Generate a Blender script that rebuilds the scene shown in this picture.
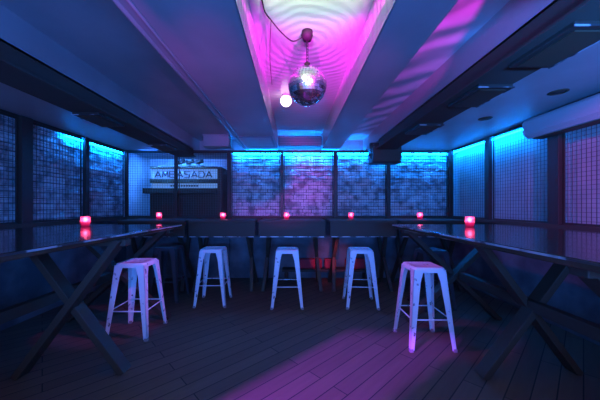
import bpy, bmesh, math, random
from mathutils import Vector, Matrix, Euler
random.seed(7)
for _o in list(bpy.data.objects): bpy.data.objects.remove(_o)
S = bpy.context.scene
COL = S.collection
PI = math.pi

# ------------------------------------------------------------------ camera
CAMZ = 1.27
cam = bpy.data.cameras.new('camera'); co = bpy.data.objects.new('camera', cam); COL.objects.link(co)
cam.lens = 16.2; cam.sensor_width = 36; cam.clip_start = 0.02
cam.shift_x = 6/600; cam.shift_y = 6/600
co.location = (0, 0, CAMZ); co.rotation_euler = (PI/2, 0, 0)
S.camera = co

# ------------------------------------------------------------------ exposure, world, stage lights
S.view_settings.view_transform = 'Standard'; S.view_settings.look = 'None'
S.view_settings.gamma = 1; S.view_settings.use_curve_mapping = False
S.view_settings.exposure = 0.0
S.cycles.use_denoising = True
S.cycles.max_bounces = 8; S.cycles.diffuse_bounces = 3; S.cycles.glossy_bounces = 4
S.cycles.transparent_max_bounces = 12
S.cycles.sample_clamp_indirect = 4
S.cycles.caustics_reflective = False; S.cycles.caustics_refractive = False

w = bpy.data.worlds.new('ambient_fill'); S.world = w; w.use_nodes = True
w.node_tree.nodes['Background'].inputs[0].default_value = (1.0, 0.66, 0.55, 1)
w.node_tree.nodes['Background'].inputs[1].default_value = 0.34  # warm even fill added to lift the dark surfaces

def aim(o, tgt):
    d = Vector(tgt) - o.location
    o.rotation_euler = d.to_track_quat('-Z', 'Y').to_euler()
def light(name, kind, loc, tgt, color, power, **kw):
    l = bpy.data.lights.new(name, kind); l.color = color; l.energy = power
    for k, v in kw.items(): setattr(l, k, v)
    o = bpy.data.objects.new(name, l); COL.objects.link(o); o.location = loc
    if tgt: aim(o, tgt)
    return o
# blue wash from the back of the room, behind the camera
light('blue_wash', 'AREA', (0.1, -1.3, 1.25), (0.0, 4.0, 1.9), (0.02, 0.195, 1.0), 215, shape='RECTANGLE', size=2.2, size_y=0.2)
# unseen spots for the coloured light, the first ones up inside the ceiling bays
for lx in (-0.2, 0.40):
    light('magenta_ball_spot', 'SPOT', (lx, 0.6, 2.30), (0.10, 2.6, 2.44), (1.0, 0.01, 0.85), 640, spot_size=math.radians(50), spot_blend=0.3, shadow_soft_size=0.004)
light('white_ball_spot', 'SPOT', (0.06, 0.95, 2.30), (0.10, 1.42, 2.88), (0.72, 1.0, 0.62), 110, spot_size=math.radians(82), spot_blend=0.2, shadow_soft_size=0.01)
light('magenta_bay_spot', 'SPOT', (0.90, 0.6, 2.30), (0.98, 2.0, 2.45), (0.9, 0.02, 0.9), 260, spot_size=math.radians(21), spot_blend=0.5, shadow_soft_size=0.01)
light('magenta_left_spot', 'SPOT', (-0.76, 0.3, 2.05), (-0.85, 2.2, 2.27), (0.9, 0.05, 1.0), 60, spot_size=math.radians(16), spot_blend=0.9, shadow_soft_size=0.01)
light('magenta_ceiling_glow', 'SPOT', (-0.2, 0.4, 1.8), (-0.95, 3.2, 2.3), (0.9, 0.04, 0.8), 55, spot_size=math.radians(34), spot_blend=1.0, shadow_soft_size=0.03)
light('magenta_ceiling_glow', 'SPOT', (0.3, 0.4, 1.8), (0.75, 3.2, 2.3), (0.9, 0.04, 0.9), 42, spot_size=math.radians(26), spot_blend=1.0, shadow_soft_size=0.03)
light('purple_back_spot', 'SPOT', (0.3, 1.2, 2.2), (-0.25, 4.9, 1.62), (0.75, 0.05, 0.9), 260, spot_size=math.radians(34), spot_blend=0.7, shadow_soft_size=0.03)
light('purple_side_spot', 'SPOT', (1.75, 0.9, 2.12), (2.9, 2.3, 1.42), (0.9, 0.05, 0.8), 85, spot_size=math.radians(54), spot_blend=0.6, shadow_soft_size=0.03)
light('purple_stool_spot', 'SPOT', (-0.1, 2.3, 2.26), (1.1, 2.55, 0.55), (0.75, 0.04, 0.8), 60, spot_size=math.radians(22), spot_blend=0.6, shadow_soft_size=0.02)  # bodiless lamp in place of magenta reflected by the ball
light('white_ball_pin', 'SPOT', (-0.1, 1.15, 2.42), (0.097, 1.98, 2.16), (0.8, 1.0, 0.9), 60, spot_size=math.radians(15), spot_blend=0.3, shadow_soft_size=0.03)
light('blue_right_ceiling', 'SPOT', (0.7, -0.9, 1.3), (2.1, 2.0, 2.5), (0.03, 0.22, 1.0), 1050, spot_size=math.radians(32), spot_blend=0.8, shadow_soft_size=0.1)
light('red_fill_spot', 'SPOT', (0.6, 3.75, 0.75), (0.62, 4.62, 0.28), (1.0, 0.10, 0.2), 12, spot_size=math.radians(60), spot_blend=0.8, shadow_soft_size=0.05)  # lamp added to brighten the red patches under the tables
light('purple_left_spot', 'SPOT', (0.3, 2.2, 2.26), (-1.5, 2.75, 0.5), (0.75, 0.10, 0.9), 100, spot_size=math.radians(20), spot_blend=0.6, shadow_soft_size=0.03)  # bodiless lamp added for the purple side of the left stool
light('alcove_fill_light', 'AREA', (-2.3, 4.97, 2.262), (-2.3, 5.6, 1.3), (0.04, 0.25, 1.0), 620, shape='RECTANGLE', size=1.1, size_y=0.04, spread=math.radians(130))  # hidden area lamp added to brighten the alcove wall
# spot for the slanted floor streak, cut by flaps added behind the camera
FS = Vector((-2.6, -1.1, 2.15))
light('floor_streak_spot', 'SPOT', FS, (0.45, 1.95, 0), (0.30, 0.03, 1.0), 4200, spot_size=math.radians(30), spot_blend=0.1, shadow_soft_size=0.015)

# ------------------------------------------------------------------ materials
def mat(name, col, rough=0.6, metal=0.0, bump=None, var=None, spec=0.5, emit=None, coat=0.0):
    m = bpy.data.materials.new(name); m.use_nodes = True
    nt = m.node_tree; N = nt.nodes; L = nt.links; b = N['Principled BSDF']
    b.inputs['Base Color'].default_value = (*col, 1); b.inputs['Roughness'].default_value = rough
    b.inputs['Metallic'].default_value = metal; b.inputs['Specular IOR Level'].default_value = spec
    b.inputs['Coat Weight'].default_value = coat
    tc = N.new('ShaderNodeTexCoord')
    if var:                                   # wear, stains, light patches: (scale, second colour, low, high)
        n = N.new('ShaderNodeTexNoise'); n.inputs['Scale'].default_value = var[0]; n.inputs['Detail'].default_value = 6
        L.new(tc.outputs['Object'], n.inputs['Vector'])
        r = N.new('ShaderNodeValToRGB'); r.color_ramp.elements[0].position = var[2]; r.color_ramp.elements[1].position = var[3]
        r.color_ramp.elements[0].color = (*var[1], 1); r.color_ramp.elements[1].color = (*col, 1)
        L.new(n.outputs['Fac'], r.inputs['Fac']); L.new(r.outputs['Color'], b.inputs['Base Color'])
    if bump:                                  # (scale, strength, distance)
        n2 = N.new('ShaderNodeTexNoise'); n2.inputs['Scale'].default_value = bump[0]; n2.inputs['Detail'].default_value = 5
        L.new(tc.outputs['Object'], n2.inputs['Vector'])
        bp = N.new('ShaderNodeBump'); bp.inputs['Strength'].default_value = bump[1]; bp.inputs['Distance'].default_value = bump[2]
        L.new(n2.outputs['Fac'], bp.inputs['Height']); L.new(bp.outputs['Normal'], b.inputs['Normal'])
    if emit:
        b.inputs['Emission Color'].default_value = (*emit[0], 1); b.inputs['Emission Strength'].default_value = emit[1]
    return m

M = {}
M['ceil'] = mat('painted_ceiling', (0.38, 0.36, 0.36), 0.42, bump=(3, 0.15, 0.02), var=(1.5, (0.31, 0.30, 0.30), 0.35, 0.6))
M['dark'] = mat('dark_steel', (0.04, 0.03, 0.022), 0.5, bump=(20, 0.1, 0.004))
M['darkbeam'] = mat('dark_beam_paint', (0.06, 0.045, 0.03), 0.9, bump=(12, 0.15, 0.006))
M['wire'] = mat('mesh_wire', (0.12, 0.11, 0.10), 0.45, 0.3)
M['brick'] = mat('whitewashed_brick', (0.82, 0.80, 0.80), 0.75, bump=(22, 1.0, 0.03), var=(7, (0.28, 0.27, 0.28), 0.36, 0.56))
M['mortar'] = mat('mortar', (0.16, 0.16, 0.17), 0.9, bump=(40, 0.6, 0.01))
M['plaster'] = mat('white_plaster', (0.6, 0.6, 0.6), 0.7, bump=(8, 0.3, 0.01), var=(3, (0.45, 0.45, 0.46), 0.3, 0.6))
M['lower'] = mat('dark_lower_wall', (0.17, 0.17, 0.18), 0.6, bump=(10, 0.3, 0.01), var=(2.2, (0.07, 0.07, 0.075), 0.40, 0.6))  # lighter blotches stand in for patches of blue light
M['tabletop'] = mat('black_table_top', (0.06, 0.035, 0.02), 0.16, bump=(5, 0.05, 0.004), coat=0.3)
M['timber'] = mat('black_timber', (0.05, 0.034, 0.02), 0.6, bump=(30, 0.3, 0.004))
M['edge'] = mat('edge_highlight', (0.5, 0.5, 0.52), 0.35, 0.3, var=(7, (0.05, 0.05, 0.05), 0.42, 0.5))  # pale strip colour standing in for highlights along edges
M['stool'] = mat('chipped_white_enamel', (0.78, 0.80, 0.82), 0.35, var=(22, (0.13, 0.10, 0.10), 0.30, 0.38), bump=(30, 0.1, 0.002))
M['stooldark'] = mat('black_enamel', (0.05, 0.05, 0.055), 0.35)
M['blackest'] = mat('matt_black', (0.012, 0.012, 0.012), 0.7, spec=0.2)
M['rubber'] = mat('rubber', (0.04, 0.04, 0.04), 0.8)
M['rubberpale'] = mat('worn_rubber_foot', (0.3, 0.26, 0.26), 0.7)
M['acwhite'] = mat('white_plastic', (0.33, 0.33, 0.34), 0.35)
M['acdark'] = mat('dark_grille', (0.06, 0.04, 0.02), 0.6)  # plain dark base colour of grilles, lenses and rims
M['signpanel'] = mat('lit_sign_panel', (0.22, 0.22, 0.24), 0.3, emit=((0.16, 0.40, 0.95), 0.55))
M['cabinet'] = mat('dark_cabinet', (0.06, 0.04, 0.02), 0.45)
M['letter'] = mat('sign_letter', (0.02, 0.03, 0.06), 0.5)
M['led'] = mat('led_cyan', (0.1, 0.4, 0.6), 0.4, emit=((0.001, 0.20, 1.0), 170))
M['led2'] = mat('led_blue', (0.1, 0.3, 0.6), 0.4, emit=((0.02, 0.16, 1.0), 160))
M['mirror'] = mat('mirror_tile', (0.92, 0.95, 0.95), 0.2, 1.0)
M['ballcore'] = mat('ball_grout', (0.06, 0.04, 0.02), 0.6)
M['bulb'] = mat('glowing_bulb', (0.9, 0.8, 0.9), 0.4, emit=((1.0, 0.72, 1.0), 4.0))
M['wax'] = mat('candle_wax', (0.9, 0.5, 0.5), 0.5, emit=((1.0, 0.12, 0.4), 0.9))
M['flame'] = mat('candle_flame', (1, 0.6, 0.5), 0.5, emit=((1.0, 0.62, 0.62), 30))
M['glow_block'] = mat('red_glow_tone', (0.5, 0.035, 0.05), 0.85, bump=(60, 0.4, 0.004))  # red base colour standing in for a red glow near the floor
M['vent'] = mat('blue_grey_vent', (0.16, 0.18, 0.22), 0.5)

m = bpy.data.materials.new('red_candle_glass'); m.use_nodes = True; nt = m.node_tree; nt.nodes.clear()
o_ = nt.nodes.new('ShaderNodeOutputMaterial'); tr = nt.nodes.new('ShaderNodeBsdfTranslucent'); df = nt.nodes.new('ShaderNodeBsdfGlossy')
tp = nt.nodes.new('ShaderNodeBsdfTransparent'); mx = nt.nodes.new('ShaderNodeMixShader'); mx2 = nt.nodes.new('ShaderNodeMixShader')
tr.inputs[0].default_value = (0.98, 0.22, 0.45, 1); tp.inputs[0].default_value = (0.98, 0.45, 0.68, 1); df.inputs['Roughness'].default_value = 0.34
df.inputs[0].default_value = (0.6, 0.6, 0.6, 1)
mx.inputs[0].default_value = 0.45; nt.links.new(tr.outputs[0], mx.inputs[1]); nt.links.new(tp.outputs[0], mx.inputs[2])
mx2.inputs[0].default_value = 0.06; nt.links.new(mx.outputs[0], mx2.inputs[1]); nt.links.new(df.outputs[0], mx2.inputs[2])
nt.links.new(mx2.outputs[0], o_.inputs[0]); M['cup'] = m

def ripple_mat(name, centre, scale, kind, strength, col, rough):
    m = mat(name, col, rough); nt = m.node_tree; N = nt.nodes; L = nt.links
    geo = N.new('ShaderNodeNewGeometry'); mp = N.new('ShaderNodeMapping'); mp.inputs['Location'].default_value = [-c for c in centre]
    L.new(geo.outputs['Position'], mp.inputs['Vector'])
    wv = N.new('ShaderNodeTexWave'); wv.wave_type = kind
    if kind == 'RINGS': wv.rings_direction = 'Z'
    else: wv.bands_direction = 'DIAGONAL'
    wv.inputs['Scale'].default_value = scale; wv.inputs['Distortion'].default_value = 5.0
    wv.inputs['Detail'].default_value = 2.0; wv.inputs['Detail Scale'].default_value = 0.8
    L.new(mp.outputs['Vector'], wv.inputs['Vector'])
    bp = N.new('ShaderNodeBump'); bp.inputs['Strength'].default_value = strength; bp.inputs['Distance'].default_value = 0.03
    L.new(wv.outputs['Fac'], bp.inputs['Height']); L.new(bp.outputs['Normal'], N['Principled BSDF'].inputs['Normal'])
    return m
M['ripple'] = ripple_mat('light_ripple_bump', (0.1, 2.1, 2.55), 4.6, 'RINGS', 0.065, (0.62, 0.60, 0.60), 0.22)  # bump rings stand in for light ripples on the bay ceiling
M['ripple2'] = ripple_mat('light_streak_bump', (0.8, 0, 2.47), 1.7, 'BANDS', 0.3, (0.6, 0.6, 0.62), 0.25)  # bump bands stand in for diagonal streaks of magenta light

def floor_mat():
    m = mat('dark_wood_boards', (0.1, 0.1, 0.1), 0.55, spec=0.2); nt = m.node_tree; N = nt.nodes; L = nt.links; b = N['Principled BSDF']
    tc = N.new('ShaderNodeTexCoord'); mp = N.new('ShaderNodeMapping'); mp.inputs['Rotation'].default_value = (0, 0, math.radians(-43))
    L.new(tc.outputs['Object'], mp.inputs['Vector'])
    br = N.new('ShaderNodeTexBrick'); br.inputs['Scale'].default_value = 1.0; br.inputs['Brick Width'].default_value = 1.5; br.inputs['Row Height'].default_value = 0.12
    br.inputs['Mortar Size'].default_value = 0.004; br.inputs['Color1'].default_value = (0.17, 0.11, 0.075, 1); br.inputs['Color2'].default_value = (0.13, 0.085, 0.058, 1)
    br.inputs['Mortar'].default_value = (0.02, 0.02, 0.02, 1)
    L.new(mp.outputs['Vector'], br.inputs['Vector'])
    ns = N.new('ShaderNodeTexNoise'); ns.inputs['Scale'].default_value = 3.0; ns.inputs['Detail'].default_value = 6
    mp2 = N.new('ShaderNodeMapping'); mp2.inputs['Scale'].default_value = (1, 9, 1); L.new(mp.outputs['Vector'], mp2.inputs['Vector']); L.new(mp2.outputs['Vector'], ns.inputs['Vector'])
    mx = N.new('ShaderNodeMixRGB'); mx.blend_type = 'MULTIPLY'; mx.inputs[0].default_value = 0.34
    L.new(br.outputs['Color'], mx.inputs[1]); L.new(ns.outputs['Fac'], mx.inputs[2]); L.new(mx.outputs[0], b.inputs['Base Color'])
    bp = N.new('ShaderNodeBump'); bp.inputs['Strength'].default_value = 0.3; bp.inputs['Distance'].default_value = 0.004
    L.new(ns.outputs['Fac'], bp.inputs['Height']); L.new(bp.outputs['Normal'], b.inputs['Normal'])
    return m
M['floor'] = floor_mat()

# ------------------------------------------------------------------ mesh helpers
def box(bm, x0, x1, y0, y1, z0, z1, mi=0, mtx=None):
    vs = [bm.verts.new(Vector(p)) for p in ((x0,y0,z0),(x1,y0,z0),(x1,y1,z0),(x0,y1,z0),(x0,y0,z1),(x1,y0,z1),(x1,y1,z1),(x0,y1,z1))]
    if mtx:
        for v in vs: v.co = mtx @ v.co
    for f in ((0,3,2,1),(4,5,6,7),(0,1,5,4),(1,2,6,5),(2,3,7,6),(3,0,4,7)):
        fc = bm.faces.new([vs[i] for i in f]); fc.material_index = mi
    return vs
def quad(bm, pts, mi=0):
    f = bm.faces.new([bm.verts.new(Vector(p)) for p in pts]); f.material_index = mi; return f
def tube(bm, a, b, r, n=10, mi=0, r2=None):
    a = Vector(a); b = Vector(b); d = (b-a); q = d.to_track_quat('Z', 'Y'); r2 = r if r2 is None else r2
    A = []; B = []
    for i in range(n):
        t = 2*PI*i/n; v = q @ Vector((math.cos(t), math.sin(t), 0))
        A.append(bm.verts.new(a+v*r)); B.append(bm.verts.new(b+v*r2))
    for i in range(n):
        j = (i+1) % n; f = bm.faces.new((A[i], A[j], B[j], B[i])); f.material_index = mi; f.smooth = n > 6
    bm.faces.new(A[::-1]).material_index = mi; bm.faces.new(B).material_index = mi
def lathe(bm, prof, n=24, c=(0,0,0), mi=0):
    rings = []
    for r, z in prof:
        rings.append([bm.verts.new((c[0]+r*math.cos(2*PI*i/n), c[1]+r*math.sin(2*PI*i/n), c[2]+z)) for i in range(n)] if r > 1e-5 else [bm.verts.new((c[0], c[1], c[2]+z))])
    for k in range(len(rings)-1):
        A, B = rings[k], rings[k+1]
        for i in range(n):
            j = (i+1) % n
            if len(A) == 1 and len(B) == 1: continue
            if len(A) == 1: f = bm.faces.new((A[0], B[j], B[i]))
            elif len(B) == 1: f = bm.faces.new((A[i], A[j], B[0]))
            else: f = bm.faces.new((A[i], A[j], B[j], B[i]))
            f.smooth = True; f.material_index = mi
def bar(bm, a, b, w, h, up=(0,0,1), mi=0, w2=None, h2=None):
    """timber of section w x h between two points"""
    a = Vector(a); b = Vector(b); d = (b-a).normalized(); s = d.cross(Vector(up)).normalized(); u = s.cross(d)
    w2 = w if w2 is None else w2; h2 = h if h2 is None else h2
    A = [bm.verts.new(a + s*w/2*i + u*h/2*j) for i, j in ((-1,-1),(1,-1),(1,1),(-1,1))]
    B = [bm.verts.new(b + s*w2/2*i + u*h2/2*j) for i, j in ((-1,-1),(1,-1),(1,1),(-1,1))]
    for i in range(4):
        j = (i+1) % 4; bm.faces.new((A[i], A[j], B[j], B[i])).material_index = mi
    bm.faces.new(A[::-1]).material_index = mi; bm.faces.new(B).material_index = mi
def new(): return bmesh.new()
def obj(name, bm, mats, parent=None, bevel=0.0, loc=None, seg=2):
    bmesh.ops.recalc_face_normals(bm, faces=bm.faces[:])
    me = bpy.data.meshes.new(name); bm.to_mesh(me); bm.free()
    for mm in (mats if isinstance(mats, (list, tuple)) else [mats]): me.materials.append(M[mm])
    o = bpy.data.objects.new(name, me); COL.objects.link(o)
    if parent: o.parent = parent
    if loc: o.location = loc
    if bevel:
        md = o.modifiers.new('bevel', 'BEVEL'); md.width = bevel; md.segments = seg; md.limit_method = 'ANGLE'
    return o
def tag(o, label, cat, group=None):
    o['label'] = label; o['category'] = cat
    if group: o['group'] = group
    return o
def thing(name, label, cat, loc=(0,0,0), rz=0, group=None):
    o = bpy.data.objects.new(name, None); COL.objects.link(o); o.location = loc; o.rotation_euler = (0,0,rz); o.empty_display_size = 0.1
    return tag(o, label, cat, group)
def struct(o): o['kind'] = 'structure'; return o
def dup(root, loc, rz, label, group=None):
    r = root.copy(); COL.objects.link(r); r.location = loc; r.rotation_euler = (0,0,rz); r['label'] = label
    if group: r['group'] = group
    for ch in list(root.children):
        c = ch.copy(); COL.objects.link(c); c.parent = r
        for g in ch.children:
            d = g.copy(); COL.objects.link(d); d.parent = c
    return r

# ------------------------------------------------------------------ the room
XL, XR, YB = -2.96, 2.75, 4.75          # planes of the wire mesh
ZM, ZS = 2.22, 1.08                     # top and foot of the mesh
H1, H2, H3 = CAMZ+1.0, CAMZ+1.28, CAMZ+1.20
Y0 = -1.2; YE = 4.98; YA = 5.75

bm = new(); box(bm, XL-0.3, XR+0.3, Y0, YA+0.1, -0.12, 0)
struct(obj('floor', bm, 'floor'))

# ceiling: flat soffits with recessed bays
bm = new()
T = 2.75
def flat(x0, x1, z, mi=0, y1=YE): box(bm, x0, x1, Y0, y1, z, T, mi)
flat(XL-0.25, -1.74, CAMZ+0.98)
flat(-1.74, -0.86, H3)
flat(-0.86, -0.285, H1)
flat(-0.285, 0.495, H2, 1)
flat(0.495, 0.80, H1)
flat(0.80, 1.26, H3, 2)
flat(1.26, XR+0.25, CAMZ+0.98)
box(bm, XL-0.25, -1.0, YE, YA+0.1, CAMZ+1.0, T)
# thin sheets with the same light-ripple bump on the middle bay's side faces
box(bm, -0.29, -0.283, Y0, YE-0.01, H1, H2, 1); box(bm, 0.493, 0.50, Y0, YE-0.01, H1, H2, 1)
struct(obj('ceiling', bm, ['ceil', 'ripple', 'ripple2']))

# rough brick walls, built brick by brick in one mesh per wall
def brick_wall(bm, along, depth_plane, sgn, a0, a1, z0, z1):
    """along 'x' (wall faces -y) or 'y' (wall faces sgn*x)"""
    z = z0; row = 0
    while z < z1-0.005:
        hgt = random.uniform(0.045, 0.085)
        a = a0 - random.uniform(0, 0.2)
        while a < a1:
            ln = random.uniform(0.12, 0.42)
            p0, p1 = max(a, a0), min(a+ln-0.012, a1)
            if p1-p0 > 0.02:
                d = random.uniform(0.0, 0.034) + (random.random() < 0.2)*0.016
                j = [random.uniform(-0.006, 0.006) for _ in range(8)]
                zt = min(z+hgt-0.01, z1)
                if along == 'x':
                    vs = box(bm, p0, p1, depth_plane-d, depth_plane+0.06, z, zt)
                    for k, v in enumerate(vs):
                        v.co.y += j[k]*1.2; v.co.z += j[-k]*0.6
                else:
                    f0, f1 = sorted((depth_plane+sgn*d, depth_plane-sgn*0.06))
                    vs = box(bm, f0, f1, p0, p1, z, zt)
                    for k, v in enumerate(vs):
                        v.co.x += j[k]*1.2; v.co.z += j[-k]*0.6
            a += ln
        z += hgt; row += 1
bm = new()
brick_wall(bm, 'x', YE-0.07, -1, -1.13, XR+0.12, ZS-0.05, CAMZ+0.98)
bmesh.ops.bevel(bm, geom=bm.edges[:], offset=0.006, segments=1, affect='EDGES')
box(bm, -1.13, XR+0.2, YE-0.055, YE+0.1, 0, T, 1)
box(bm, -1.13, XR+0.1, YB+0.02, YE-0.05, 0.0, ZS-0.03, 2)
struct(obj('wall_back', bm, ['brick', 'mortar', 'lower']))
bm = new()
brick_wall(bm, 'y', XL-0.14, 1, 0.6, YE-0.02, ZS-0.05, CAMZ+0.98)
bmesh.ops.bevel(bm, geom=bm.edges[:], offset=0.006, segments=1, affect='EDGES')
box(bm, XL-0.3, XL-0.155, Y0, YA, 0, T, 1)
box(bm, XL-0.15, XL-0.02, Y0, YB+0.1, 0, ZS-0.03, 2)
struct(obj('wall_left', bm, ['brick', 'mortar', 'lower']))
bm = new()
box(bm, XR+0.14, XR+0.3, Y0, YE+0.1, 0, T, 0)
box(bm, XR+0.02, XR+0.15, Y0, YB+0.1, 0, ZS-0.03, 1)
struct(obj('wall_right', bm, ['plaster', 'lower']))
# white alcove behind the mesh at the back left
bm = new()
box(bm, XL-0.2, -1.0, YA, YA+0.1, 0, T)
box(bm, -1.14, -1.06, YE, YA, 0, T)
box(bm, XL-0.16, XL-0.10, YE-0.05, YA, 0, T)
box(bm, XL, -1.14, YB+0.02, YB+0.12, 0, ZS-0.03, 1)
struct(obj('wall_alcove', bm, ['plaster', 'lower']))
# door frame in the alcove
bm = new()
box(bm, -2.93, -2.87, YA-0.04, YA, 0, 2.0); box(bm, -2.48, -2.42, YA-0.04, YA, 0, 2.0); box(bm, -2.93, -2.42, YA-0.05, YA, 1.96, 2.02)
struct(obj('trim_1', bm, 'acwhite', bevel=0.004))
# dark ledges at the foot of the mesh
bm = new(); box(bm, XL, XR, YB-0.05, YB+0.2, ZS-0.05, ZS)
box(bm, XL-0.14, XL+0.05, Y0, YB-0.05, ZS-0.05, ZS); box(bm, XR-0.05, XR+0.14, Y0, YB-0.05, ZS-0.05, ZS)
struct(obj('trim_2', bm, 'darkbeam', bevel=0.004))
# two dark down-stand beams
bm = new(); box(bm, 1.26, 1.48, Y0, 4.02, CAMZ+0.85, CAMZ+1.0); box(bm, 1.22, 1.52, Y0, 4.02, CAMZ+0.845, CAMZ+0.865)
struct(obj('trim_3', bm, 'darkbeam', bevel=0.004))
bm = new(); box(bm, -1.98, -1.74, Y0, YB-0.08, CAMZ+0.85, CAMZ+1.0); box(bm, -2.01, -1.70, Y0, YB-0.08, CAMZ+0.845, CAMZ+0.865)
struct(obj('trim_4', bm, 'darkbeam', bevel=0.004))
# thin pipes added along the soffit edge to catch the magenta streak
bm = new(); tube(bm, (-0.87, Y0, H1+0.005), (-0.87, YB, H1+0.005), 0.016, 8); tube(bm, (-0.80, Y0, H1-0.006), (-0.80, YB, H1-0.006), 0.01, 8)
struct(obj('trim_5', bm, 'ceil'))

# ------------------------------------------------------------------ wire mesh panels and posts
def grid_panel(name, label, axis, plane, a0, a1, z0, z1, group):
    cx = (a0+a1)/2
    r = thing(name, label, 'wire mesh', (cx, plane, z0) if axis == 'x' else (plane, cx, z0), 0 if axis == 'x' else PI/2, group)
    W = a1-a0; H = z1-z0
    bm = new(); t = 0.022
    box(bm, -W/2, W/2, -0.008, 0.008, 0, t); box(bm, -W/2, W/2, -0.008, 0.008, H-t, H)
    box(bm, -W/2, -W/2+0.012, -0.008, 0.008, t, H-t); box(bm, W/2-0.012, W/2, -0.008, 0.008, t, H-t)
    obj('panel_frame', bm, 'dark', r)
    bm = new(); s = 0.042; n = int(W/s); k = int(H/s); th = 0.0017
    for i in range(1, n):
        x = -W/2 + W*i/n; box(bm, x-th, x+th, -0.003, 0.001, 0.01, H-0.01)
    for i in range(1, k):
        z = H*i/k; box(bm, -W/2+0.005, W/2-0.005, -0.001, 0.003, z-th, z+th)
    obj('wire_grid', bm, 'wire', r)
    return r
bx = [XL, -2.06, -1.13, -0.21, 0.72, 1.65, XR]
bl = ['wire mesh panel in front of the bright blue alcove wall, far back left corner',
      'wire mesh panel in front of the lit AMBASADA sign',
      'back mesh panel just right of the sign cabinet, purple brick behind',
      'back mesh panel in the middle of the brick wall, behind the centre candle',
      'back mesh panel left of the hanging loudspeaker',
      'back mesh panel right of the loudspeaker, meeting the right corner']
for i in range(6): grid_panel('mesh_screen', bl[i], 'x', YB, bx[i]+0.035, bx[i+1]-(0.055 if i == 5 else 0.035), ZS, ZM, 'mesh panels of the back wall')
ly = [1.9, 2.95, 3.82, YB]; ry = [1.7, 2.82, 3.79, YB]
ll = ['left wall mesh panel cut by the left picture edge, darkest of the left side', 'left wall mesh panel between two posts over unlit brick', 'left wall mesh panel in the far corner under the blue light strip']
rl = ['right wall mesh panel glowing purple at the picture edge', 'right wall mesh panel under the air conditioner end, half blue half purple', 'right wall mesh panel in the far corner, brightest blue']
for i in range(3):
    grid_panel('mesh_screen', ll[i], 'y', XL, ly[i]+0.065, ly[i+1]-0.065, ZS, ZM, 'mesh panels of the left wall')
    grid_panel('mesh_screen', rl[i], 'y', XR, ry[i]+0.065, ry[i+1]-0.065, ZS, ZM+0.02, 'mesh panels of the right wall')
def post(x, y, w, label, thin=0.05):
    bm = new(); box(bm, -w/2, w/2, -thin/2, thin/2, 0, ZM-ZS+0.02)
    o = obj('mesh_post', bm, 'dark', bevel=0.003, loc=(x, y, ZS)); tag(o, label, 'post', 'steel posts holding the mesh panels')
pl = ['thin dark post in the far left corner beside the alcove', 'thin dark post crossing in front of the AMBASADA sign', 'dark post at the right side of the sign alcove, left end of the brick',
      'dark post on the back wall between the two purple brick panels', 'dark post on the back wall right of the centre candle', 'dark post directly below the hanging loudspeaker', 'dark post in the far right corner']
for i in range(7): post(bx[i] + (0.02 if i == 0 else -0.02 if i == 6 else 0), YB-0.02, 0.035 if i in (0, 1) else 0.055, pl[i])
post(XL+0.02, 3.82, 0.05, 'dark post on the left wall behind the left front candle', 0.07); post(XL+0.02, 2.95, 0.06, 'broad dark post nearest the camera on the left wall', 0.12)
post(XR-0.02, 3.79, 0.05, 'dark post on the right wall between two blue panels', 0.08); post(XR-0.02, 2.82, 0.06, 'broad dark post on the right wall below the air conditioner', 0.12)
# top rail that the mesh hangs from
bm = new(); box(bm, XL, XR, YB-0.03, YB+0.0, ZM, ZM+0.025); box(bm, XL-0.015, XL+0.015, 1.0, YB, ZM, ZM+0.025); box(bm, XR-0.015, XR+0.015, 1.0, YB, ZM+0.01, ZM+0.03)
struct(obj('trim_6', bm, 'dark'))

# LED strips behind the mesh
def led(x0, x1, y0, y1, z, label, mn='led'):
    bm = new(); box(bm, x0, x1, y0, y1, z, z+0.02)
    return tag(obj('led_strip', bm, mn), label, 'light strip', 'blue light strips behind the mesh')
led(-1.08, XR+0.04, YB+0.045, YB+0.06, ZM-0.035, 'cyan blue light strip along the top of the back brick wall')
led(XL-0.06, XL-0.045, 3.55, YB+0.02, ZM-0.035, 'cyan blue light strip at the top of the left wall')
led(XR+0.045, XR+0.06, 3.2, YB+0.02, ZM-0.02, 'cyan blue light strip at the top of the right wall')
led(-2.8, -2.0, YB+0.12, YB+0.135, CAMZ+0.96, 'short cyan light strip above the alcove behind the mesh', 'led2')

# ------------------------------------------------------------------ sign cabinet in the alcove
SY = 5.12; sc = SY/270
def PX(x, y=SY): return (x-294)*y/270
def PZ(v, y=SY): return CAMZ - (v-206)*y/270
r = thing('sign_cabinet', 'dark upright cabinet with a lit blue AMBASADA sign, behind mesh at back left', 'cabinet', (PX(181), SY, 0))
ox = PX(181)
bm = new(); box(bm, PX(150)-ox, PX(217)-ox, 0.0, 0.4, 0, PZ(193)); obj('body', bm, 'cabinet', r, 0.01)
bm = new(); box(bm, PX(145)-ox, PX(217.5)-ox, -0.09, 0.4, PZ(193.5), PZ(188.5)); obj('shelf', bm, 'cabinet', r, 0.006)
bm = new(); box(bm, PX(150)-ox, PX(217)-ox, 0.06, 0.4, PZ(188.5), PZ(168.0)); box(bm, PX(149.5)-ox, PX(217.5)-ox, 0.0, 0.4, PZ(168.5), PZ(166.5)); box(bm, PX(149.5)-ox, PX(217.5)-ox, 0.0, 0.1, PZ(183), PZ(179)); obj('upper_case', bm, 'cabinet', r, 0.004)
bm = new(); box(bm, PX(151)-ox, PX(216.5)-ox, 0.03, 0.06, PZ(178.8), PZ(168.8)); sp = obj('sign_panel', bm, 'signpanel', r)
sp['label'] = 'glowing pale blue sign panel'
bm = new(); box(bm, PX(151)-ox, PX(216.5)-ox, 0.03, 0.06, PZ(188), PZ(183.3)); obj('lower_light_panel', bm, 'signpanel', r)
bm = new()
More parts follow.
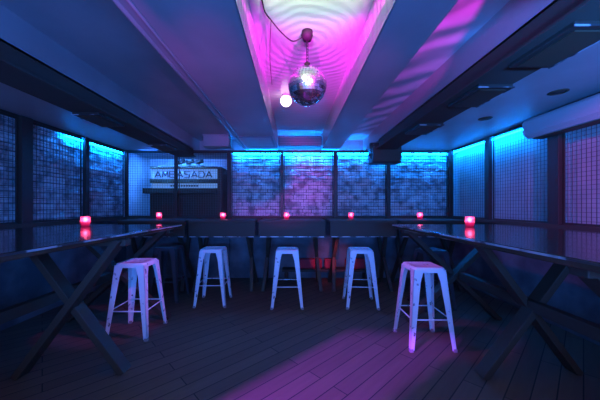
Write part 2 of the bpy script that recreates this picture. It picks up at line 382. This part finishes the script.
for i in range(11): box(bm, PX(170+i*2.6)-ox, PX(171.6+i*2.6)-ox, 0.02, 0.03, PZ(186.6), PZ(184.8))
obj('small_caption', bm, 'letter', r)
bm = new(); box(bm, PX(217.5)-ox, PX(222)-ox, -0.02, 0.4, 0, PZ(167)); obj('side_frame', bm, 'cabinet', r, 0.005)
# letters of the sign, built from strokes
G = {'A': [((0,0),(0.5,1)), ((0.5,1),(1,0)), ((0.28,0.3),(0.95,0.3))],
     'M': [((0,0),(0.12,1)), ((0.12,1),(0.5,0.25)), ((0.5,0.25),(0.88,1)), ((0.88,1),(1,0))],
     'B': [((0,0),(0,1)), ((0,1),(0.8,1)), ((0.8,1),(0.85,0.55)), ((0,0.52),(0.85,0.52)), ((0.9,0.5),(0.9,0)), ((0,0),(0.9,0))],
     'S': [((1,1),(0.1,1)), ((0.1,1),(0.1,0.52)), ((0.1,0.52),(0.9,0.48)), ((0.9,0.48),(0.9,0)), ((0.9,0),(0,0))],
     'D': [((0,0),(0,1)), ((0,1),(0.7,1)), ((0.7,1),(1,0.6)), ((1,0.6),(0.9,0.1)), ((0.9,0.1),(0.7,0)), ((0.7,0),(0,0))]}
bm = new(); word = 'AMBASADA'; lw = (PX(213)-PX(154.5))/len(word); zb = PZ(177.2); zh = PZ(171.2)-zb; st = 0.018
for i, ch in enumerate(word):
    x0 = PX(154.5)-ox + i*lw; wd = lw*0.80
    for (a, b) in G[ch]:
        bar(bm, (x0+a[0]*wd, 0.022, zb+a[1]*zh), (x0+b[0]*wd, 0.022, zb+b[1]*zh), st if abs(a[0]-b[0]) < 0.6 else st*0.8, 0.016, up=(0,1,0))
lt = obj('sign_lettering', bm, 'letter', r); lt['label'] = 'dark letters reading AMBASADA'
# dark fitting hung over the cabinet
r = thing('hanging_fitting', 'dark low lamp fitting sitting on top of the AMBASADA cabinet', 'lamp', (PX(188), SY+0.1, PZ(166.5)))
bm = new(); box(bm, -0.27, 0.27, -0.06, 0.06, 0.0, 0.03); obj('base', bm, 'dark', r, 0.005)
for dx in (-0.17, 0.0, 0.18):
    bm = new(); tube(bm, (dx-0.07, 0, 0.09), (dx+0.07, 0, 0.12), 0.04, 12); tube(bm, (dx, 0, 0.02), (dx, 0, 0.1), 0.012, 8); obj('lamp_head', bm, 'dark', r)

# ------------------------------------------------------------------ ceiling fittings
r = thing('vent_plate', 'wide blue grey ventilation plate under the ceiling left of centre, above the back wall', 'vent', (-0.57, 4.2, H1))
bm = new(); box(bm, -0.27, 0.26, -0.33, 0.33, -0.012, 0.0); obj('plate', bm, 'vent', r, 0.003)
bm = new()
for i in range(10): box(bm, -0.24, 0.23, -0.29+i*0.06, -0.27+i*0.06, -0.017, -0.011)
obj('slats', bm, 'ceil', r)
r = thing('vent_plate', 'ventilation plate across the far end of the middle ceiling bay', 'vent', (0.105, 4.60, H1+0.03))
bm = new(); box(bm, -0.375, 0.375, 0, 0.03, 0, 0.16); obj('plate', bm, 'vent', r, 0.003)
bm = new()
for i in range(5): box(bm, -0.35, 0.35, -0.006, 0.0, 0.02+i*0.028, 0.028+i*0.028)
obj('slats', bm, 'ceil', r)
bm = new(); box(bm, -0.21, 0.22, -0.1, 0.1, 0, 0.19); box(bm, -0.22, 0.23, -0.11, 0.11, 0.17, 0.2)
tag(obj('junction_box', bm, 'acwhite', bevel=0.008, loc=(-1.31, YB-0.14, CAMZ+1.0)), 'pale blue-lit square box on the ceiling above the sign cabinet', 'box')
for (x, y, s, lab) in ((1.40, 2.93, 1, 'dark box fixture under the right beam, nearest the loudspeaker'), (1.40, 2.06, 1, 'dark box fixture under the right beam, middle one'), (1.40, 1.42, 1, 'dark box fixture under the right beam, near the top right picture corner'),
                       (-1.88, 2.62, -1, 'dark box fixture under the left beam above the left brick panels'), (-1.86, 3.85, -1, 'dark box fixture at the far end of the left beam')):
    r = thing('ceiling_fixture', lab, 'light fixture', (x, y, CAMZ+0.85), 0, 'dark boxes under the ceiling beams')
    bm = new(); box(bm, -0.12, 0.12, -0.19, 0.19, -0.03, 0.0); obj('housing', bm, 'dark', r, 0.008)
    bm = new(); box(bm, -0.125, 0.125, -0.195, -0.19, -0.032, -0.024); box(bm, 0.12*s-0.004, 0.12*s+0.004, -0.19, 0.19, -0.032, -0.024); obj('edge_glint', bm, 'edge', r)  # pale strips stand in for the lit outline of the housing
    bm = new(); box(bm, -0.09, 0.09, -0.16, 0.16, -0.036, -0.03); obj('lens', bm, 'acdark', r)
for x, y, lab in ((2.27, 2.32, 'small recessed downlight in the right ceiling above the air conditioner'), (2.14, 3.02, 'small recessed downlight in the right ceiling near the far corner')):
    r = thing('downlight', lab, 'downlight', (x, y, CAMZ+0.98), 0, 'recessed downlights')
    bm = new(); lathe(bm, [(0.055, -0.008), (0.07, -0.004), (0.07, 0.0), (0.05, 0.0), (0.055, -0.008)]); obj('rim', bm, 'acdark', r)
    bm = new(); lathe(bm, [(0, -0.003), (0.05, -0.003), (0.05, 0)]); obj('glass', bm, 'dark', r)

# loudspeaker hanging at the end of the right beam
r = thing('loudspeaker', 'black loudspeaker hanging under the ceiling at the end of the right beam', 'speaker', (1.42, 4.22, CAMZ+0.66))
bm = new(); box(bm, -0.22, 0.22, -0.12, 0.14, 0, 0.28); obj('cabinet', bm, 'dark', r, 0.02)
bm = new(); box(bm, -0.20, 0.20, -0.13, -0.118, 0.02, 0.26); obj('grille', bm, 'acdark', r, 0.006)
bm = new(); box(bm, -0.235, -0.222, -0.03, 0.03, 0.08, 0.305); box(bm, 0.222, 0.235, -0.03, 0.03, 0.08, 0.305); box(bm, -0.235, 0.235, -0.03, 0.03, 0.29, 0.322); tube(bm, (-0.26, 0, 0.14), (0.26, 0, 0.14), 0.022, 10)
box(bm, -0.1, 0.0, -0.03, 0.03, 0.28, 0.29); obj('bracket', bm, 'dark', r)
# air conditioner on the right wall
r = thing('air_conditioner', 'long pale wall air conditioner high on the right wall at the picture edge', 'air conditioner', (XR-0.13, 2.2, CAMZ+0.73))
bm = new()
prof = [(0.065, 0.0), (-0.07, 0.0), (-0.125, 0.04), (-0.13, 0.17), (-0.11, 0.2), (0.065, 0.2)]
A = [bm.verts.new((p[0], -0.75, p[1])) for p in prof]; B = [bm.verts.new((p[0], 0.75, p[1])) for p in prof]
for i in range(6): bm.faces.new((A[i], A[(i+1) % 6], B[(i+1) % 6], B[i]))
bm.faces.new(A); bm.faces.new(B[::-1]); obj('casing', bm, 'acwhite', r, 0.008)
bm = new(); bar(bm, (-0.102, -0.70, 0.018), (-0.102, 0.70, 0.018), 0.045, 0.008, up=(0.7, 0, 0.6)); obj('louvre', bm, 'acwhite', r)
bm = new(); box(bm, -0.05, 0.05, -0.7, 0.7, -0.012, 0.0); obj('outlet', bm, 'acdark', r)
bm = new(); box(bm, -0.05, 0.06, -0.72, 0.72, 0.2, 0.21); obj('intake_grille', bm, 'acdark', r)

# ------------------------------------------------------------------ mirror ball
BX, BY, BZ, BR = 0.097, 1.98, CAMZ+0.878, 0.139
r = thing('mirror_ball', 'round mirrored disco ball hanging from a chain in the middle ceiling bay', 'disco ball', (BX, BY, BZ))
bm = new(); bmesh.ops.create_uvsphere(bm, u_segments=32, v_segments=20, radius=BR*0.975)
for f in bm.faces: f.smooth = True
obj('core', bm, 'ballcore', r)
bm = new(); rows = 21
for k in range(rows):
    t0 = PI*k/rows; t1 = PI*(k+1)/rows; tm = (t0+t1)/2; n = max(4, int(2*PI*math.sin(tm)*BR/(PI*BR/rows)))
    for i in range(n):
        c = Vector((math.sin(tm)*math.cos(2*PI*(i+.5)/n), math.sin(tm)*math.sin(2*PI*(i+.5)/n), math.cos(tm)))
        nn = (c + Vector([random.gauss(0, 0.022) for _ in range(3)])).normalized()
        e = Vector((-math.sin(2*PI*(i+.5)/n), math.cos(2*PI*(i+.5)/n), 0)); e = (e - nn*e.dot(nn)).normalized(); u = nn.cross(e)
        hw = PI*math.sin(tm)*BR/n*0.93; hh = PI*BR/rows/2*0.93; hw = min(hw, hh*1.2)
        P = c*BR
        quad(bm, [P-e*hw-u*hh, P+e*hw-u*hh, P+e*hw+u*hh, P-e*hw+u*hh])
obj('mirror_tiles', bm, 'mirror', r)
bm = new(); lathe(bm, [(0, 0.03), (0.02, 0.03), (0.024, 0.0), (0.02, -0.012), (0, -0.012)], 16, (0, 0, BR)); obj('top_cap', bm, 'ballcore', r)
bm = new()
top = H2-0.06-BZ; z = BR+0.03
while z < top:
    tube(bm, (-0.006, 0, z), (-0.006, 0, z+0.02), 0.0022, 6); tube(bm, (0.006, 0, z), (0.006, 0, z+0.02), 0.0022, 6); tube(bm, (0, -0.006, z+0.015), (0, 0.006, z+0.015), 0.0022, 6); z += 0.022
obj('chain', bm, 'blackest', r)
r = thing('ball_motor', 'small black motor cup on the ceiling that holds the mirror ball chain', 'motor', (BX, BY, H2))
bm = new(); lathe(bm, [(0, 0), (0.04, 0), (0.042, -0.03), (0.03, -0.065), (0, -0.068)]); obj('housing', bm, 'blackest', r)
bm = new(); tube(bm, (-0.008, 0, -0.062), (0.008, 0, -0.062), 0.006, 8); obj('hook', bm, 'dark', r)
# its cable, looping along the bay
def cable(name, pts, rad, label, matn='blackest'):
    P = [Vector(p) for p in pts]; P = [P[0]] + P + [P[-1]]; Q = []
    for i in range(1, len(P)-2):
        for k in range(8):
            t = k/8; a, b, c, d = P[i-1], P[i], P[i+1], P[i+2]
            Q.append(0.5*((2*b) + (c-a)*t + (2*a-5*b+4*c-d)*t*t + (3*b-a-3*c+d)*t**3))
    Q.append(P[-1]); bm = new(); rings = []
    for i, q in enumerate(Q):
        d = (Q[min(i+1, len(Q)-1)] - Q[max(i-1, 0)]).normalized(); e = d.orthogonal().normalized(); f = d.cross(e)
        if rings: e = (pe - d*pe.dot(d)).normalized(); f = d.cross(e)
        pe = e
        rings.append([bm.verts.new(q + (e*math.cos(2*PI*k/8)+f*math.sin(2*PI*k/8))*rad) for k in range(8)])
    for A, B in zip(rings, rings[1:]):
        for k in range(8): bm.faces.new((A[k], A[(k+1) % 8], B[(k+1) % 8], B[k])).smooth = True
    bm.faces.new(rings[0]); bm.faces.new(rings[-1])
    return tag(obj(name, bm, matn), label, 'cable')
def atc(x, y, h): Z = 270*h/(206-y); return ((x-294)/270*Z, Z, CAMZ+h)
cable('power_cable', [atc(262, 0, 1.27), atc(265, 12, 1.265), atc(271, 20, 1.255), atc(280, 31, 1.19), atc(292, 41, 1.17), atc(301, 38, 1.20), (BX-0.043, BY-0.005, H2-0.03)], 0.0045, 'thin black cable drooping across the bright ceiling bay to the ball motor')
cable('ceiling_wire', [atc(271, 21, 1.26), atc(270, 45, 1.265), atc(270, 62, 1.265), atc(272, 85, 1.265)], 0.0022, 'thin dark wire running down the left edge of the ceiling bay')

# round glowing lamp behind the ball
gx, gy, gz = atc(286, 101, 1.21)
r = thing('globe_lamp', 'small round glowing pinkish white lamp just left of the mirror ball', 'lamp', (gx, gy, gz))
bm = new(); bmesh.ops.create_uvsphere(bm, u_segments=24, v_segments=16, radius=0.064)
for f in bm.faces: f.smooth = True
obj('globe', bm, 'bulb', r)
bm = new(); lathe(bm, [(0, H2-gz), (0.045, H2-gz), (0.045, H2-gz-0.02), (0, H2-gz-0.03)], 16); obj('ceiling_base', bm, 'acwhite', r)

# ------------------------------------------------------------------ tables
HT = 1.06
def trestle(r, y, hw, height, cx=0.0):
    """a crossed pair of timbers with a foot and a head rail; each timber is a leg"""
    for s, dy in ((1, -0.028), (-1, 0.028)):
        bm = new(); bar(bm, (cx-hw*s, y+dy, 0.0), (cx+hw*s, y+dy, height), 0.05, 0.10, up=(0,1,0)); obj('leg', bm, 'timber', r, 0.004)
    bm = new(); box(bm, cx-hw-0.04, cx+hw+0.04, y-0.04, y+0.04, height-0.05, height); obj('head_rail', bm, 'timber', r, 0.004)
def side_table(x0, x1, y0, y1, label, s):
    cx = (x0+x1)/2; r = thing('bar_table', label, 'table', (cx, (y0+y1)/2, 0), 0, 'long side tables'); W = (x1-x0)/2; Lh = (y1-y0)/2
    bm = new(); box(bm, -W, W, -Lh, Lh, HT-0.04, HT); obj('tabletop', bm, 'tabletop', r, 0.006)
    bm = new(); box(bm, s*W-0.004, s*W+0.004, -Lh, Lh, HT-0.014, HT-0.004); obj('edge_glint_trim', bm, 'edge', r)  # pale strip stands in for the highlight on the table edge
    trestle(r, Lh-0.08, W-0.12, HT-0.04); trestle(r, 0.12, 0.38, HT-0.04, 0.28*s if s > 0 else 0.0); trestle(r, -Lh+0.4, W-0.12, HT-0.04)
    bm = new(); bar(bm, (0, -Lh+0.3, HT*0.5), (0, Lh-0.25, HT*0.5), 0.06, 0.08); obj('stretcher', bm, 'timber', r, 0.004)
    return r
side_table(-2.62, -1.29, 0.75, 3.1, 'long glossy black bar table with crossed legs along the left wall', 1)
side_table(1.13, 2.42, 0.75, 3.1, 'long glossy black bar table with crossed legs along the right wall', -1)
bt = None
bls = ['dark back table standing left, in front of the sign cabinet', 'dark back table behind the leftmost back stool', 'dark back table in the middle, behind the centre stool',
       'dark back table behind the stool right of centre', 'dark back table at the far right end below the loudspeaker']
cxs = [-2.09, -1.06, -0.03, 1.02, 2.06]
for i, x in enumerate(cxs):
    if bt is None:
        bt = thing('bar_table', bls[0], 'table', (x, 4.27, 0), 0, 'row of dark tables along the back wall')
        bm = new(); box(bm, -0.5, 0.5, -0.32, 0.32, HT-0.035, HT); obj('tabletop', bm, 'timber', bt, 0.004)
        bm = new(); box(bm, -0.49, 0.49, -0.315, -0.285, HT-0.245, HT-0.035); obj('apron', bm, 'timber', bt, 0.003)
        bm = new(); box(bm, -0.47, 0.47, -0.32, -0.312, HT-0.247, HT-0.235); obj('edge_glint_trim', bm, 'edge', bt)  # pale strip standing in for the light line under the apron
        for sx in (-1, 1):
            for sy in (-1, 1):
                bm = new(); bar(bm, (0.43*sx, 0.26*sy, 0), (0.36*sx, -0.2*sy, HT-0.24), 0.05, 0.05, up=(1,0,0)); bar(bm, (0.36*sx, -0.2*sy, HT-0.25), (0.36*sx, -0.2*sy, HT-0.035), 0.05, 0.05, up=(1,0,0)); obj('leg', bm, 'timber', bt, 0.003)
    else: dup(bt, (x, 4.27, 0), 0, bls[i])

# ------------------------------------------------------------------ stools
def make_stool(name, label, loc, em='stool', foot='rubberpale', group='metal bar stools'):
    r = thing(name, label, 'stool', loc, 0, group)
    ST = 0.72; t = 0.140; b = 0.202
    bm = new()
    def ring(h, z, c=0.03):
        pts = []
        for cx, cy, a0 in ((h-c, h-c, 0), (-(h-c), h-c, PI/2), (-(h-c), -(h-c), PI), (h-c, -(h-c), 1.5*PI)):
            for k in range(4): a = a0+k*PI/6; pts.append(bm.verts.new((cx+c*math.cos(a), cy+c*math.sin(a), z)))
        return pts
    rg = [ring(t+0.002, ST-0.045), ring(t, ST-0.008), ring(t-0.008, ST), ring(t-0.03, ST), ring(t-0.04, ST-0.006), ring(0.03, ST-0.006, 0.01)]
    for a, c in zip(rg, rg[1:]):
        for i in range(16): bm.faces.new((a[i], a[(i+1) % 16], c[(i+1) % 16], c[i])).smooth = True
    bm.faces.new(rg[-1])
    bm.faces.new(ring(t-0.006, ST-0.03))
    obj('seat', bm, em, r)
    legs = []
    for sx, sy in ((-1,-1),(1,-1),(1,1),(-1,1)):
        bm = new()                       # folded sheet-metal leg: two tapering flanges meeting at the corner
        def P(z, wx, wy):
            k = 1-z/ST; h = t + (b-t)*k; return Vector((sx*(h-wx), sy*(h-wy), z))
        top, bot, th = 0.085, 0.033, 0.005
        for (ax) in (0, 1):
            A = [P(ST-0.02, 0, 0), P(ST-0.02, top if ax == 0 else 0, top if ax == 1 else 0), P(ST-0.13, 0.062 if ax == 0 else 0, 0.062 if ax == 1 else 0), P(0.015, bot if ax == 0 else 0, bot if ax == 1 else 0), P(0.015, 0, 0)]
            off = Vector((0, -sy*th, 0)) if ax == 0 else Vector((-sx*th, 0, 0))
            f1 = [bm.verts.new(p) for p in A]; f2 = [bm.verts.new(p+off) for p in A]
            bm.faces.new(f1); bm.faces.new(f2[::-1])
            for i in range(5): bm.faces.new((f1[i], f2[i], f2[(i+1) % 5], f1[(i+1) % 5]))
        lg = obj('leg', bm, em, r)
        bm = new(); h = b-0.012; box(bm, sx*h-0.016, sx*h+0.016, sy*h-0.016, sy*h+0.016, 0, 0.028); obj('rubber_foot', bm, foot, lg, 0.003)
    for z, ax in ((0.27, 0), (0.27, 1)):
        h = t+(b-t)*(1-z/ST)-0.006
        for s in (-1, 1):
            bm = new()
            if ax == 0: tube(bm, (-h, s*h, z), (h, s*h, z), 0.006, 8)
            else: tube(bm, (s*h, -h, z), (s*h, h, z), 0.006, 8)
            obj('foot_rail', bm, em, r)
    return r
st = make_stool('bar_stool', 'white chipped metal bar stool front right, magenta lit top, beside the right table', (1.21, 2.54, 0))
dup(st, (-1.58, 2.73, 0), 0, 'white metal bar stool front left, half under the left table')
dup(st, (-1.06, 3.56, 0), 0.03, 'white metal bar stool in the back row, left one')
dup(st, (-0.085, 3.50, 0), 0, 'white metal bar stool in the middle of the back row')
dup(st, (0.855, 3.50, 0), -0.06, 'white metal bar stool in the back row, right one')
ds = make_stool('bar_stool', 'black metal bar stool in shadow between the left front and back row stools', (-1.72, 3.72, 0), 'stooldark', 'rubber', 'dark stools in shadow')
dup(ds, (1.75, 3.45, 0), 0.1, 'dark metal bar stool in shadow behind the front right stool')

# red blocks standing in for a red floor glow, on a low bench
r = thing('low_bench', 'low dark bench against the back wall under the tables', 'bench', (0.55, 4.62, 0))
bm = new(); box(bm, -0.75, 0.75, -0.08, 0.12, 0.16, 0.2); obj('seat', bm, 'timber', r, 0.004)
for sx in (-0.68, 0.68):
    bm = new(); box(bm, sx-0.03, sx+0.03, -0.07, 0.11, 0, 0.16); obj('leg', bm, 'timber', r)
for x, wd, lab in ((0.28, 0.2, 'red block added for the floor glow, left of the right-of-centre stool'), (0.62, 0.1, 'small red block added for the floor glow, middle one'), (1.05, 0.17, 'red block added for the floor glow, seen through the legs of the right back stool')):
    bm = new(); box(bm, -wd, wd, -0.04, 0.07, 0, 0.17)
    o = obj('glow_block', bm, 'glow_block', bevel=0.03, loc=(x, 4.62, 0.2), seg=4); tag(o, lab, 'glow_block', 'red blocks added for the floor glow')

# ------------------------------------------------------------------ candles
def make_candle(label, loc):
    r = thing('candle', label, 'candle', loc, 0, 'candles in red glass cups')
    bm = new(); lathe(bm, [(0, 0.0), (0.03, 0.0), (0.036, 0.006), (0.044, 0.05), (0.041, 0.105), (0.037, 0.105), (0.040, 0.05), (0.032, 0.012), (0, 0.012)], 20); obj('glass_cup', bm, 'cup', r)
    bm = new(); lathe(bm, [(0, 0.016), (0.030, 0.016), (0.036, 0.048), (0, 0.046)], 16); obj('wax', bm, 'wax', r)
    bm = new(); lathe(bm, [(0, 0.048), (0.016, 0.058), (0.021, 0.070), (0.014, 0.088), (0, 0.103)], 12); obj('flame', bm, 'flame', r)
    return r
cd = make_candle('glowing candle in red glass on the left bar table, nearest left', (-2.14, 2.77, HT))
for x, y, lab in ((1.77, 2.72, 'glowing candle in red glass on the right bar table'),
                  ((159-294)/270*4.3, 4.3, 'small candle in red glass at the left end of the back row, below the sign'),
                  ((223-294)/270*4.3, 4.3, 'small candle in red glass at the right foot of the sign cabinet'),
                  ((286.5-294)/270*4.3, 4.3, 'small candle in red glass in the centre, behind the middle stool'),
                  ((351-294)/270*4.3, 4.3, 'small candle in red glass right of centre, left of the loudspeaker post'),
                  ((420-294)/270*4.3, 4.3, 'small candle in red glass at the right end of the back row')):
    dup(cd, (x, y, HT), random.random(), lab)

# ------------------------------------------------------------------ unseen flaps added behind the camera to shape the floor streak
def barn():
    """three flaps in front of the spot: light reaches the floor only inside the slanted streak"""
    k = 0.16
    r = thing('streak_flap_set', 'black flaps added unseen behind the camera to shape the floor streak', 'light flaps', tuple(FS))
    for p0, p1, side, e0, e1 in (((-0.45, 1.77), (0.573, 2.77), 1, 0.6, 0.9), ((0.63, 1.77), (1.67, 2.56), -1, 0.6, 0.9), ((0.40, 2.80), (1.52, 2.55), 1, 0.5, 0.5)):
        a = (Vector((*p0, 0))-FS)*k; b = (Vector((*p1, 0))-FS)*k
        d = (b-a).normalized(); n = Vector((-d.y, d.x, 0)).normalized()*side
        a2 = a-d*e0; b2 = b+d*e1
        th = Vector((0, 0, 0.006)); bm = new()
        w_ = 1.15 if e0 == 0.5 else 0.7; q = [a2, b2, b2+n*w_, a2+n*w_]
        A = [bm.verts.new(v) for v in q]; B = [bm.verts.new(v+th) for v in q]
        bm.faces.new(A[::-1]); bm.faces.new(B)
        for i in range(4): bm.faces.new((A[i], A[(i+1) % 4], B[(i+1) % 4], B[i]))
        obj('streak_flap', bm, 'dark', r)
barn()
bm = new(); box(bm, -1.4, 1.6, -1.35, -0.84, 1.09, 1.10)  # unseen board added to keep the blue wash off the floor
struct(obj('wash_shield', bm, 'dark'))
# unseen slotted boards added in two bays to cut the magenta light
bm = new()
vs = box(bm, -0.283, 0.493, 0.79, 0.80, 2.334, H2); vs[0].co.z = vs[3].co.z = 2.330; vs[1].co.z = vs[2].co.z = 2.341
box(bm, -0.283, 0.493, 0.79, 0.80, 2.16, 2.317)
box(bm, 0.81, 1.25, 0.79, 0.80, 2.08, 2.303)
struct(obj('bay_light_baffle', bm, 'dark'))
